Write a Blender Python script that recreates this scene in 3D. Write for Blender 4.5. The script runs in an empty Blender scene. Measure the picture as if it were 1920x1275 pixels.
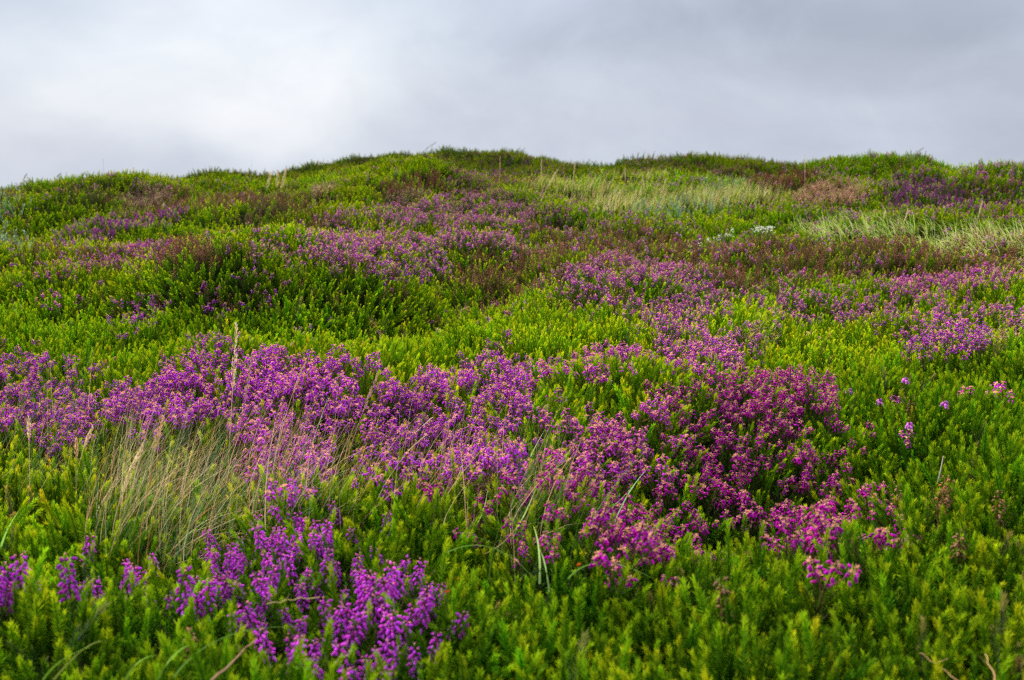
import bpy, math, random
import numpy as np

SC = bpy.context.scene
COL = SC.collection
rng = np.random.RandomState(7)
random.seed(7)
PI = math.pi

# ------------------------------------------------------------------ camera model
F = 1867.0                       # focal length in photo pixels (35 mm on a 36 mm sensor, 1920 px wide)
PITCH = math.radians(12.0)
CP, SP = math.cos(PITCH), math.sin(PITCH)
EYE = np.array([0.0, 0.0, 0.0])  # world origin at the eye; ground about 0.75 m lower

def unproj(px, py, Y):
    a = (637.5 - py) / F
    d = CP + a * SP
    return ((px - 960) / F) * Y / d, (-SP + a * CP) / d * Y

def proj(x, y, z):
    dep = y * CP - z * SP
    up = y * SP + z * CP
    dep = np.maximum(dep, 1e-3)
    return 960 + F * x / dep, 637.5 - F * up / dep

# ------------------------------------------------------------------ noise
_T = np.random.RandomState(3).rand(256, 256)
def vnoise(x, y, s=0):
    x = np.asarray(x, float) + 37.3 * s + 1000; y = np.asarray(y, float) + 91.7 * s + 1000
    xi = np.floor(x).astype(int); yi = np.floor(y).astype(int)
    fx = x - xi; fy = y - yi
    fx = fx * fx * (3 - 2 * fx); fy = fy * fy * (3 - 2 * fy)
    a = _T[xi & 255, yi & 255]; b = _T[(xi + 1) & 255, yi & 255]
    c = _T[xi & 255, (yi + 1) & 255]; d = _T[(xi + 1) & 255, (yi + 1) & 255]
    return ((a * (1 - fx) + b * fx) * (1 - fy) + (c * (1 - fx) + d * fx) * fy) * 2 - 1

def fbm(x, y, s=0, o=3):
    r = 0; a = 1; n = 0
    for k in range(o):
        r = r + a * vnoise(x * 2 ** k, y * 2 ** k, s + k * 5); n += a; a *= .5
    return r / n

# ------------------------------------------------------------------ the lie of the land (row, column, distance of points read off the photograph)
CTRL = []
def flatrow(py, z, cols):
    for c in cols:
        zz = z[cols.index(c)] if isinstance(z, list) else z
        _, u = unproj(0, py, 1.0)
        CTRL.append((c, py, zz / u))
cs = [-900, -300, 100, 500, 960, 1400, 1850, 2250, 2900]
flatrow(1500, -.78, cs)
flatrow(1275, [-.74, -.75, -.75, -.76, -.77, -.76, -.74, -.74, -.72], cs)
flatrow(1110, [-.74, -.75, -.75, -.73, -.77, -.76, -.74, -.74, -.72], cs)
flatrow(960, [-.74, -.75, -.76, -.76, -.76, -.78, -.73, -.72, -.72], cs)
CTRL += [(-700, 800, 2.5), (0, 800, 2.55), (300, 820, 2.42), (600, 830, 2.38), (900, 830, 2.36), (1150, 820, 2.36), (1450, 860, 2.38), (1700, 850, 2.26), (1900, 830, 2.30), (2600, 800, 2.4)]
CTRL += [(-600, 700, 3.0), (0, 690, 3.0), (200, 700, 2.95), (450, 680, 2.80), (620, 680, 2.80), (770, 712, 2.82), (900, 700, 2.90), (1040, 695, 2.82), (1180, 680, 2.78), (1320, 712, 2.82), (1500, 740, 2.75), (1700, 720, 2.85), (1900, 700, 2.95), (2500, 690, 2.95)]
CTRL += [(-600, 590, 4.0), (0, 600, 3.9), (220, 612, 3.92), (380, 618, 3.95), (560, 622, 3.98), (760, 620, 4.05), (500, 655, 3.4), (800, 575, 4.45), (1000, 590, 4.0), (1250, 600, 3.95), (1500, 600, 3.95), (1750, 610, 3.8), (1950, 600, 3.9), (2500, 590, 4.0)]
CTRL += [(-500, 520, 4.9), (0, 520, 4.8), (200, 503, 4.6), (350, 490, 4.5), (540, 494, 4.5), (660, 530, 4.5), (850, 530, 5.0), (1050, 500, 5.2), (1300, 500, 5.1), (1550, 500, 5.0), (1800, 500, 5.1), (2300, 500, 5.1)]
CTRL += [(-500, 450, 6.5), (0, 450, 6.3), (200, 460, 6.2), (400, 450, 6.3), (650, 440, 6.2), (850, 445, 6.1), (1050, 445, 6.6), (1300, 435, 6.5), (1550, 440, 6.4), (1800, 450, 6.3), (2300, 450, 6.3)]
CTRL += [(-500, 400, 8.0), (0, 395, 7.9), (200, 400, 7.9), (330, 385, 8.2), (500, 400, 7.7), (700, 415, 7.4), (850, 415, 7.3), (1000, 420, 7.4), (1200, 410, 7.8), (1450, 400, 8.0), (1700, 410, 7.7), (1900, 410, 7.7), (2300, 410, 7.7)]
CTRL += [(-500, 358, 9.5), (-200, 350, 9.5), (0, 373, 9.6), (100, 366, 9.8), (180, 356, 9.9), (260, 347, 10), (340, 347, 10.2), (420, 355, 10.6), (0, 384, 12), (200, 376, 12), (350, 374, 12.5), (-300, 390, 12), (460, 366, 13), (270, 365, 9.2), (120, 375, 8.7)]
CTRL += [(500, 358, 11.5), (560, 360, 11.0), (600, 347, 11.0), (640, 336, 10.8), (690, 325, 10.7), (750, 320, 10.6), (820, 321, 10.6), (860, 330, 10.7), (900, 345, 10.6), (700, 352, 13), (800, 348, 13.5), (600, 362, 13), (950, 358, 10.4), (1020, 380, 9.8), (1120, 392, 9.2), (560, 385, 9.0), (700, 368, 9.3), (830, 362, 9.3), (920, 385, 8.9)]
CTRL += [(1050, 366, 13), (1200, 378, 10.6), (1300, 375, 10.4), (1150, 350, 14), (1000, 345, 16), (1250, 345, 14), (1400, 360, 11.5), (1100, 328, 19), (1250, 320, 18), (1380, 335, 13.5), (1450, 320, 13)]
CTRL += [(1400, 330, 12.2), (1490, 328, 11.8), (1540, 313, 11), (1610, 301, 10.8), (1670, 309, 10.8), (1740, 312, 10.7), (1830, 312, 10.5), (1920, 318, 10.3), (2100, 333, 10.2), (2400, 350, 10), (1530, 376, 9.2), (1600, 345, 9.9), (1750, 382, 8.7), (1780, 335, 9.6), (1900, 385, 8.5), (1920, 350, 9.3)]
CTRL += [(1180, 305, 26), (1240, 294, 25), (1300, 297, 24), (1400, 301, 22), (1500, 303, 21), (1140, 311, 29), (1100, 310, 30)]
CTRL += [(330, 345, 26), (400, 342, 27), (460, 338, 28), (540, 326, 29), (600, 314, 30), (640, 306, 30), (690, 297, 30), (750, 297, 30), (800, 301, 30), (830, 294, 31), (880, 285, 32), (930, 281, 32), (975, 285, 31), (1005, 296, 29), (1060, 303, 28), (950, 320, 22), (1040, 320, 25), (850, 310, 25)]
pts = []
for px, py, Y in CTRL:
    x, z = unproj(px, py, Y); pts.append((x, Y, z))
for x, y, z in [(-2.5, 13.5, -.74), (-4, 14, -.75), (-6, 14, -.8), (0, 14.2, -.78), (-2, 18, -.85), (-5, 20, -.95), (-9, 20, -1.2), (-9, 28, -1.6),
                (4.5, 14.5, -.7), (7, 14.5, -.75), (10, 15, -.8), (12, 22, -1.2), (18, 30, -2),
                (-12, 40, -2.6), (-4, 40, -1.6), (2, 40, -1.7), (8, 38, -2.2), (16, 40, -3), (0, 60, -4.5), (-25, 60, -5.5), (25, 60, -5.5)]:
    pts.append((x, y, z))
pts = np.array(pts)
def warp(x, y):
    y = np.maximum(y, .2)
    return np.clip(x / (y + .6), -1.4, 1.4) * 1.6, np.log(y + .4)
def tk(r2):
    return .5 * r2 * np.log(r2 + 1e-9)
U, V = warp(pts[:, 0], pts[:, 1])
ZR = -.75
N = len(pts)
K = tk((U[:, None] - U[None]) ** 2 + (V[:, None] - V[None]) ** 2) + np.eye(N) * 2e-4
P = np.stack([np.ones(N), U, V], 1)
A = np.block([[K, P], [P.T, np.zeros((3, 3))]])
SOL = np.linalg.solve(A, np.concatenate([pts[:, 2] / pts[:, 1] ** .0, np.zeros(3)]))
def tps(x, y):
    u, v = warp(x, y)
    out = np.zeros(u.shape)
    for i in range(N):
        out += SOL[i] * tk((u - U[i]) ** 2 + (v - V[i]) ** 2)
    return out + SOL[N] + SOL[N + 1] * u + SOL[N + 2] * v

HOLLOW = []
def surf(x, y):
    x = np.asarray(x, float); y = np.asarray(y, float)
    yc = np.clip(y, .2, 55)
    z = tps(x, yc)
    z = np.where(y > 55, z - (y - 55) * .13, z)
    b1 = np.sqrt(np.abs(vnoise(x / .62 + .3 * vnoise(x, y, 7), y / .62, 1)) + .02); b2 = np.sqrt(np.abs(vnoise(x / .26, y / .26, 2)) + .02)
    m = np.clip((y - 2.2) / 2.5, 0, 1)
    z = z + (.075 + .075 * m + .06 * np.clip((y - 5) / 3, 0, 1)) * (b1 - .62) + (.085 + .005 * m) * (b2 - .62) + .02 * vnoise(x / .1, y / .1, 3) * (1 - .6 * m)
    b3 = np.sqrt(np.abs(vnoise(x / 1.5 + .4 * vnoise(x * .7, y * .7, 8), y / 1.5, 6)) + .02); z = z + np.clip((y - 4) / 3, 0, 1) * .34 * (b3 - .62)
    far = np.clip((y - 12) / 10, 0, 1)
    z = z + far * (.14 * fbm(x / 2.6, y / 2.6, 4, 3) + .10 * fbm(x / .9, y / .9, 14, 2) + -.0 + .30 * (np.sqrt(np.abs(vnoise(x / 3.1, y / 3.1, 9)) + .02) - .72))
    for hx, hy, r, d in HOLLOW:
        z = z - d * np.exp(-((x - hx) ** 2 + (y - hy) ** 2) / r ** 2)
    return z

def at(px, py, lo=.8, hi=60.0):
    """first point of the vegetation surface met by the ray through a photo pixel"""
    Y = np.exp(np.linspace(math.log(lo), math.log(hi), 900))
    x, z = unproj(px, py, Y)
    g = z - surf(x, Y)
    k = np.argmax(g < 0) if (g < 0).any() else len(Y) - 1
    return float(x[k]), float(Y[k]), float(surf(x[k:k + 1], Y[k:k + 1])[0])

for px, py, r, d in [(760, 600, .32, .10), (840, 580, .25, .07), (640, 560, .2, .05), (1430, 950, .22, .09), (1330, 930, .2, .06), (1560, 930, .14, .06), (200, 650, .2, .05),
                     (330, 690, .15, .05), (720, 1150, .12, .06), (1640, 640, .2, .06), (1480, 620, .2, .04), (900, 1060, .18, .06), (1500, 545, .3, .07), (1130, 780, .12, .04), (620, 860, .1, .04),
                     (560, 395, .5, .07), (1600, 1130, .1, .06), (860, 690, .16, .05), (1860, 1080, .12, .06), (80, 950, .15, .05), (1180, 740, .1, .03), (1250, 468, .55, .13), (1650, 478, .5, .13), (950, 540, .35, .10), (150, 560, .3, .09), (600, 428, .6, .14), (1150, 640, .25, .07), (1640, 560, .35, .09), (1000, 450, .5, .10), (330, 440, .5, .10), (60, 500, .4, .09), (450, 1000, .14, .05), (60, 850, .14, .05)]:
    hx, hy, _ = at(px, py); HOLLOW.append((hx, hy, r, d))

# ------------------------------------------------------------------ shape kit (numpy arrays of verts / tris / colours)
class Kit:
    def __init__(s): s.v = []; s.f = []; s.c = []; s.n = 0
    def add(s, v, f, c):
        v = np.asarray(v, float).reshape(-1, 3); f = np.asarray(f, int).reshape(-1, 3); c = np.asarray(c, float)
        if c.ndim == 1: c = np.tile(c, (len(v), 1))
        s.v.append(v); s.f.append(f + s.n); s.c.append(c); s.n += len(v)
    def arr(s):
        return np.concatenate(s.v), np.concatenate(s.f), np.concatenate(s.c)

def basis(d):
    d = d / (np.linalg.norm(d) + 1e-9)
    a = np.array([0, 0, 1.]) if abs(d[2]) < .9 else np.array([1., 0, 0])
    u = np.cross(d, a); u /= np.linalg.norm(u)
    return d, u, np.cross(d, u)

def tube(k, P_, r0, r1, c0, c1, n=3):
    P_ = np.asarray(P_, float); m = len(P_)
    vs = []; cc = []
    for i in range(m):
        d = P_[min(i + 1, m - 1)] - P_[max(i - 1, 0)]
        d, u, w = basis(d); t = i / (m - 1); r = r0 + (r1 - r0) * t
        for j in range(n):
            a = 2 * PI * j / n
            vs.append(P_[i] + r * (math.cos(a) * u + math.sin(a) * w)); cc.append(np.array(c0) * (1 - t) + np.array(c1) * t)
    f = []
    for i in range(m - 1):
        for j in range(n):
            a = i * n + j; b = i * n + (j + 1) % n
            f += [(a, b, a + n), (b, b + n, a + n)]
    k.add(vs, f, cc)

def spine(k, p, d, L, w, c0, c1, R):
    d, u, v = basis(d)
    a = R.rand() * 2 * PI; s = math.cos(a) * u + math.sin(a) * v; q = np.cross(d, s)
    k.add([p, p + d * L * .35 + s * w * .5, p + d * L + q * w * .3, p + d * L * .35 - s * w * .5], [(0, 1, 2), (0, 2, 3)], [c0, c0, c1, c0])

def gorse(seed, detail=1.0, tuft=1):
    R = np.random.RandomState(seed); k = Kit()
    old_shaded = np.array([.028, .075, .003]); mid = np.array([.15, .31, .004]); new = np.array([.47, .57, .006]); tipc = np.array([.72, .66, .015])  # growth from old to new; the old darkened further as shade between shoots
    for q in range(tuft):
        h = .135 * R.uniform(.70, 1.15)
        off = np.array([0, 0, 0.]) if tuft == 1 else np.array([R.normal() * .035, R.normal() * .035, 0])
        b1, b2 = R.normal() * .012, R.normal() * .012
        axis = lambda t: off + np.array([b1 * t * t, b2 * t * t, h * t])
        tube(k, [axis(t) for t in (0, .35, .7, .97)], .0016, .0009, (.05, .04, .02), (.20, .28, .01))
        def furnish(fn, n, L, t0, young):
            for i in range(n):
                t = t0 + (1 - t0) * ((i + R.rand() * .6) / n) ** .85
                p = fn(t); dd = fn(min(t + .04, 1.02)) - fn(t - .02)
                d, u, v = basis(dd)
                a = i * 2.4 + R.rand() * .7
                op = math.radians(66 - 44 * t ** 2 + R.normal() * 8)
                D = d * math.cos(op) + (u * math.cos(a) + v * math.sin(a)) * math.sin(op)
                y = young * (.08 + .92 * t ** 1.6)
                c0 = old_shaded * (1 - y) + mid * y; c1 = mid * (1 - y) + new * y
                if t > .88: c0 = new; c1 = tipc
                spine(k, p, D, L * (1 - .30 * t) * R.uniform(.75, 1.2), .00165 / detail ** 1.05, c0, c1, R)
        furnish(axis, int(200 * detail), .0150, .10, 1.0)
        nb = 3 if detail == 1 else int(6 * detail ** .5)
        for j in range(nb):
            t = .10 + .55 * (j + R.rand() * .5) / nb; a = j * 2.4 + R.rand()
            L = .042 * (1 - .60 * t) * R.uniform(.7, 1.25); p0 = axis(t)
            o = R.uniform(.40, .62); dr = np.array([math.cos(a) * o, math.sin(a) * o, 1 - .25 * o]); dr /= np.linalg.norm(dr)
            cv = np.array([0, 0, .010])
            fn = lambda s, p0=p0, dr=dr, L=L, cv=cv: p0 + dr * L * s + cv * s * s
            furnish(fn, int(36 * detail), .0095, .10, .35 + .5 * t)
    return k.arr()

def bell(k, p, d, s, c, R, lod):
    d, u, v = basis(d)
    a0 = R.rand() * PI
    if lod == 0:
        prof = [(0, .28), (.25, .85), (.62, .95), (.92, .50), (1.05, .62)]; n = 5
    elif lod == 1:
        prof = [(0, .3), (.45, 1.0), (1., .45)]; n = 4
    else:
        prof = [(0, .5), (1., .8)]; n = 3
    vs = []; cc = []
    for i, (z, r) in enumerate(prof):
        for j in range(n):
            a = a0 + 2 * PI * j / n
            vs.append(p + d * z * s * 1.5 + (u * math.cos(a) + v * math.sin(a)) * r * s * .55)
            g = 1.0 + .35 * (z > .9) - .06 * (z < .2)
            cc.append(np.clip(c * g, 0, .95))
    f = []
    for i in range(len(prof) - 1):
        for j in range(n):
            a = i * n + j; b = i * n + (j + 1) % n
            f += [(a, b, a + n), (b, b + n, a + n)]
    vs.append(p - d * s * .12); cc.append(c * .9)
    for j in range(n): f.append((len(vs) - 1, (j + 1) % n, j))
    k.add(vs, f, cc)

def star(k, p, d, s, c, R, n=4):
    """a little spray of calyx lobes / buds"""
    d, u, v = basis(d); a0 = R.rand() * PI
    vs = [p]; f = []
    for j in range(n):
        a = a0 + 2 * PI * j / n
        o = u * math.cos(a) + v * math.sin(a); w = -u * math.sin(a) + v * math.cos(a)
        vs += [p + (o * .8 + d * .5) * s * .55 + w * s * .28, p + (o + d * .9) * s, p + (o * .8 + d * .5) * s * .55 - w * s * .28]
        b = 1 + j * 3; f += [(0, b, b + 1), (0, b + 1, b + 2)]
    k.add(vs, f, c)

def heather(seed, lod=0, kind='bell'):
    """one flowering stem; kinds: bell (purple bells under salmon buds), spike (tall packed purple spike), brown (over), dead (bare)"""
    R = np.random.RandomState(seed); k = Kit()
    h = .13 * R.uniform(.85, 1.12); b1, b2 = R.normal() * .014, R.normal() * .014
    axis = lambda t: np.array([b1 * t * t, b2 * t * t, h * t])
    tube(k, [axis(t) for t in (0, .4, .75, 1)], .0013, .0007, (.07, .05, .03), (.16, .07, .04))
    leaf = np.array([.05, .105, .012]) if kind in ('bell', 'spike') else np.array([.13, .10, .035])
    nl = [34, 18, 9][lod]
    if kind == 'dead': nl = [14, 10, 6][lod]
    for i in range(nl):
        t = .15 + .6 * (i + R.rand()) / nl; a = i * 2.4
        D = np.array([math.cos(a), math.sin(a), .7 + R.rand() * .6])
        spine(k, axis(t), D, .009 * (1 + .8 * lod) * R.uniform(.7, 1.2), .0016 * (1 + lod), leaf, leaf * 1.35, R)
    for j in range([5, 4, 3][lod]):   # side shoots
        t = .15 + .45 * R.rand(); a = R.rand() * 6.28; L = .04 * R.uniform(.7, 1.3)
        dr = np.array([math.cos(a) * .55, math.sin(a) * .55, .9])
        m = [14, 8, 4][lod]
        p0 = axis(t); tube(k, [p0, p0 + dr * L], .0008, .0005, (.10, .06, .04), (.10, .06, .04))
        for i in range(m):
            s = (i + R.rand()) / m; b = i * 2.4
            spine(k, p0 + dr * L * s, np.array([math.cos(b), math.sin(b), 1.0]), .007 * (1 + .8 * lod), .0015 * (1 + lod), leaf, leaf * 1.4, R)
    pur = np.array([.45, .030, .46]); sal = np.array([.74, .36, .30])
    if kind == 'spike':
        n = [34, 24, 10][lod]; z0 = .60; s0 = [.0040, .0052, .0080][lod]
    elif kind == 'bell':
        n = 0; z0 = 1; s0 = [.0038, .0044, .0062][lod]
    elif kind == 'brown':
        n = [14, 10, 6][lod]; z0 = .6; s0 = [.0042, .0048, .0075][lod]; pur = np.array([.25, .12, .07]); sal = np.array([.34, .21, .11])
    else:
        n = 0; z0 = 1; s0 = 1
        for j in range([26, 18, 9][lod]):
            t = .3 + .65 * R.rand(); a = R.rand() * 6.28; L = .03 * R.uniform(.6, 1.5)
            p0 = axis(t); p1 = p0 + np.array([math.cos(a) * .8, math.sin(a) * .8, .5 + R.normal() * .4]) * L
            tube(k, [p0, p1], [.0011, .0018, .0026][lod], .0008, (.36, .24, .16), (.52, .37, .25))
    if kind == 'bell':
        heads = [(axis(.985), np.array([b1 * 2, b2 * 2, h]), 1.0)]
        for j in range([3, 2, 1][lod]):
            a = R.rand() * 6.28; t = R.uniform(.5, .78); p0 = axis(t); p1 = p0 + np.array([math.cos(a) * .028, math.sin(a) * .028, .024]) * R.uniform(.6, 1.3)
            tube(k, [p0, p1], .0009, .0006, (.14, .06, .04), (.20, .07, .05)); heads.append((p1, p1 - p0, R.uniform(.6, .95)))
        for hp, hd, hz in heads:
            hd, hu, hw = basis(hd); m = max(3, int([9, 7, 4][lod] * hz)); Lh = .017 * hz
            for i in range(m):
                a = i * 2.4 + R.rand() * .8; t = i / max(1, m - 1); out = hu * math.cos(a) + hw * math.sin(a)
                p = hp - hd * Lh * (1 - t) + out * (.0030 + .0035 * R.rand())
                cv = pur * R.uniform(.7, 1.35) * np.array([1 + R.normal() * .08, 1, 1 + R.normal() * .10])
                bell(k, p, out * .8 + np.array([0, 0, -.65 + R.normal() * .3]), s0 * R.uniform(.8, 1.15), cv, R, lod)
            for i in range([7, 5, 2][lod] if hz > .5 else 2):
                a = R.rand() * 6.28; out = hu * math.cos(a) + hw * math.sin(a)
                star(k, hp - hd * Lh * R.rand() * .7 + out * .004 * R.rand() + np.array([0, 0, .003]), out * .5 + np.array([0, 0, .8]), s0 * .80, np.array([.92, .44, .28]) * R.uniform(.6, 1.05), R, 4 if lod == 0 else 3)
    for i in range(n):
        t = z0 + (1 - z0) * (i + R.rand() * .8) / n; a = i * 2.4 + R.rand() * .6
        out = np.array([math.cos(a), math.sin(a), 0])
        rad = (.0045 + .0045 * R.rand()) * (1.25 if kind == 'bell' else 1.0) * (1 - .4 * (t - z0) / (1 - z0))
        p = axis(t) + out * rad + np.array([0, 0, .002])
        drop = -.75 if t < .93 else .1
        D = out * .75 + np.array([0, 0, drop + R.normal() * .25])
        cv = pur * R.uniform(.72, 1.3)
        cv = cv * np.array([1 + R.normal() * .08, 1, 1 + R.normal() * .10])
        sb = 1.0
        if t > .965: cv = sal * np.array([.9, .6, .9]) * R.uniform(.5, 1.); sb = .55
        bell(k, p, D, s0 * sb * R.uniform(.8, 1.15), cv, R, lod)
        if kind in ('bell', 'brown') and R.rand() < (.62 if lod == 0 else .48):
            star(k, p + np.array([0, 0, .0035]), np.array([out[0] * .4, out[1] * .4, .9]), s0 * .55, sal * R.uniform(.7, 1.25), R, 4 if lod == 0 else 3)
        if kind == 'spike' and R.rand() < .16:
            star(k, p + np.array([0, 0, .003]), np.array([out[0] * .4, out[1] * .4, .9]), s0 * .5, np.array([.62, .30, .38]) * R.uniform(.8, 1.2), R, 3)
    return k.arr()

def willow(seed, lod=1):
    R = np.random.RandomState(seed); k = Kit(); h = .15 * R.uniform(.7, 1.15); b1, b2 = R.normal() * .03, R.normal() * .03
    axis = lambda t: np.array([b1 * t, b2 * t, h * t])
    tube(k, [axis(0), axis(.5), axis(1)], .0016, .0008, (.16, .10, .06), (.2, .2, .1))
    for i in range(22):
        t = .2 + .8 * i / 22; a = i * 2.4; D = np.array([math.cos(a), math.sin(a), .8 + R.rand()]); D, u, v = basis(D)
        L = .024 * R.uniform(.7, 1.2); w = .009; p = axis(t); c = np.array([.24, .32, .19]) * R.uniform(.5, 1.4)
        k.add([p, p + D * L * .5 + u * w * .5, p + D * L, p + D * L * .5 - u * w * .5], [(0, 1, 2), (0, 2, 3)], c)
    return k.arr()

def blade(k, p, az, L, lean, w, c0, c1, droop=.5, m=5, twist=0.0):
    """one grass blade / stalk from p: leans towards az, bends over by droop"""
    d = np.array([math.cos(az), math.sin(az), 0]); s = np.array([-d[1], d[0], 0])
    sa = twist; s = s * math.cos(sa) + d * math.sin(sa)
    th = lean; q = np.array(p, float); vs = []; cc = []
    for i in range(m + 1):
        t = i / m; ww = w * .75 * (1 - t * .92) * .5
        vs += [q + s * ww, q - s * ww]; c = np.array(c0) * (1 - t) + np.array(c1) * t; cc += [c, c]
        th2 = th + droop * t * 1.6
        q = q + (d * math.sin(th2) + np.array([0, 0, math.cos(th2)])) * L / m
    f = []
    for i in range(m):
        a = 2 * i; f += [(a, a + 1, a + 2), (a + 1, a + 3, a + 2)]
    k.add(vs, f, cc)
    return q

# ------------------------------------------------------------------ materials
def plant_mat(name, instanced=False, trans=.28, rough=.55, gloss=.05):
    m = bpy.data.materials.new(name); m.use_nodes = True; nt = m.node_tree; nt.nodes.clear()
    out = nt.nodes.new('ShaderNodeOutputMaterial')
    at_ = nt.nodes.new('ShaderNodeAttribute'); at_.attribute_name = 'Col'
    col = at_.outputs['Color']
    if instanced:
        a2 = nt.nodes.new('ShaderNodeAttribute'); a2.attribute_type = 'INSTANCER'; a2.attribute_name = 'tint'
        mx = nt.nodes.new('ShaderNodeMix'); mx.data_type = 'RGBA'; mx.blend_type = 'MULTIPLY'; mx.inputs[0].default_value = 1
        nt.links.new(col, mx.inputs[6]); nt.links.new(a2.outputs['Color'], mx.inputs[7]); col = mx.outputs[2]
    di = nt.nodes.new('ShaderNodeBsdfDiffuse'); tr = nt.nodes.new('ShaderNodeBsdfTranslucent'); gl = nt.nodes.new('ShaderNodeBsdfGlossy')
    gl.inputs['Roughness'].default_value = rough; gl.inputs['Color'].default_value = (.9, .95, .9, 1)
    m1 = nt.nodes.new('ShaderNodeMixShader'); m1.inputs[0].default_value = trans
    m2 = nt.nodes.new('ShaderNodeMixShader'); m2.inputs[0].default_value = gloss
    nt.links.new(col, di.inputs['Color']); nt.links.new(col, tr.inputs['Color'])
    nt.links.new(di.outputs[0], m1.inputs[1]); nt.links.new(tr.outputs[0], m1.inputs[2])
    nt.links.new(m1.outputs[0], m2.inputs[1]); nt.links.new(gl.outputs[0], m2.inputs[2])
    nt.links.new(m2.outputs[0], out.inputs['Surface'])
    return m
M_INST = plant_mat('shrub_foliage', True, .26, .5, .0015)
M_PLANT = plant_mat('heather_flowers', False, .25, .6, .002)
M_GRASS = plant_mat('grass_blades', False, .3, .5, .004)

def ground_mat():
    m = bpy.data.materials.new('peaty_ground'); m.use_nodes = True; nt = m.node_tree; nt.nodes.clear(); o_ = nt.nodes.new('ShaderNodeOutputMaterial'); b = nt.nodes.new('ShaderNodeBsdfDiffuse'); nt.links.new(b.outputs[0], o_.inputs[0])
    g = nt.nodes.new('ShaderNodeNewGeometry')
    n = nt.nodes.new('ShaderNodeTexNoise'); n.inputs['Scale'].default_value = 14; n.inputs['Detail'].default_value = 8
    r = nt.nodes.new('ShaderNodeValToRGB'); e = r.color_ramp.elements
    e[0].position = .35; e[0].color = (.010, .010, .004, 1); e[1].position = .7; e[1].color = (.016, .034, .004, 1)
    x = e.new(.52); x.color = (.014, .016, .005, 1)
    nt.links.new(g.outputs['Position'], n.inputs['Vector']); nt.links.new(n.outputs[0], r.inputs[0]); nt.links.new(r.outputs[0], b.inputs['Color'])
    bp = nt.nodes.new('ShaderNodeBump'); bp.inputs['Strength'].default_value = .8; bp.inputs['Distance'].default_value = .03
    nt.links.new(n.outputs[0], bp.inputs['Height']); nt.links.new(bp.outputs[0], b.inputs['Normal'])
    return m
M_GROUND = ground_mat()

# ------------------------------------------------------------------ mesh / object helpers
def mesh_from(name, v, f, c=None, mat=None, smooth=False):
    me = bpy.data.meshes.new(name)
    v = np.ascontiguousarray(v, np.float32); f = np.ascontiguousarray(f, np.int32)
    me.vertices.add(len(v)); me.vertices.foreach_set('co', v.ravel())
    me.loops.add(f.size); me.loops.foreach_set('vertex_index', f.ravel())
    me.polygons.add(len(f)); me.polygons.foreach_set('loop_start', np.arange(0, f.size, f.shape[1], dtype=np.int32))
    if smooth: me.polygons.foreach_set('use_smooth', np.ones(len(f), bool))
    me.update(calc_edges=True)
    if c is not None:
        a = me.attributes.new('Col', 'FLOAT_COLOR', 'POINT')
        cc = np.ones((len(v), 4), np.float32); cc[:, :3] = np.clip(c, 0, 1); a.data.foreach_set('color', cc.ravel())
    if mat: me.materials.append(mat)
    return me

def tag(o, label=None, cat=None, group=None, kind=None):
    if label: o['label'] = label
    if cat: o['category'] = cat
    if group: o['group'] = group
    if kind: o['kind'] = kind
    return o

def link(name, me, parent=None, loc=None):
    o = bpy.data.objects.new(name, me); COL.objects.link(o)
    if loc is not None: o.location = loc
    if parent: o.parent = parent
    return o

def kit_obj(name, k, mat, parent=None, origin=None):
    v, f, c = k.arr()
    if origin is None: origin = np.array([v[:, 0].mean(), v[:, 1].mean(), v[:, 2].min()])
    base = np.array(parent.location) if parent is not None else None
    if parent is not None: o = link(name, mesh_from(name, v - base, f, c, mat), parent)
    else: o = link(name, mesh_from(name, v - origin, f, c, mat), None, tuple(origin))
    return o

def eul(tx, ty, rz):
    """rotation matrices R = Rx(tx) Ry(ty) Rz(rz): turn about own axis, then tilt"""
    cx, sx, cy, sy, cz, sz = np.cos(tx), np.sin(tx), np.cos(ty), np.sin(ty), np.cos(rz), np.sin(rz)
    M = np.empty((len(tx), 3, 3))
    M[:, 0] = np.stack([cy * cz, -cy * sz, sy], 1)
    M[:, 1] = np.stack([sx * sy * cz + cx * sz, -sx * sy * sz + cx * cz, -sx * cy], 1)
    M[:, 2] = np.stack([-cx * sy * cz + sx * sz, cx * sy * sz + sx * cz, cx * cy], 1)
    return M

def bake(protos, P_, idx, sc, tint, tilt=.16, flat=False):
    """copies of small stems joined into the mesh of one plant"""
    n = len(P_); V = []; Fc = []; C = []; off = 0
    tx = rng.normal(0, tilt, n); ty = rng.normal(0, tilt, n); rz = rng.rand(n) * 2 * PI
    M = eul(tx, ty, rz)
    for i in range(len(protos)):
        w = np.where(idx == i)[0]
        if not len(w): continue
        v, f, c = protos[i]
        vv = np.einsum('nij,vj->nvi', M[w], v) * sc[w, None, None] + P_[w][:, None, :]
        V.append(vv.reshape(-1, 3)); isp = (c[:, 1] < .2 * c[:, 0])[None, :, None]; tw = tint[w][:, None, :]
        C.append((c[None] * np.where(isp | flat, tw, tw.mean(2, keepdims=True) * .5 + .5)).reshape(-1, 3))
        Fc.append((f[None] + (np.arange(len(w)) * len(v))[:, None, None]).reshape(-1, 3) + off)
        off += len(w) * len(v)
    return np.concatenate(V), np.concatenate(Fc), np.concatenate(C)

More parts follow.
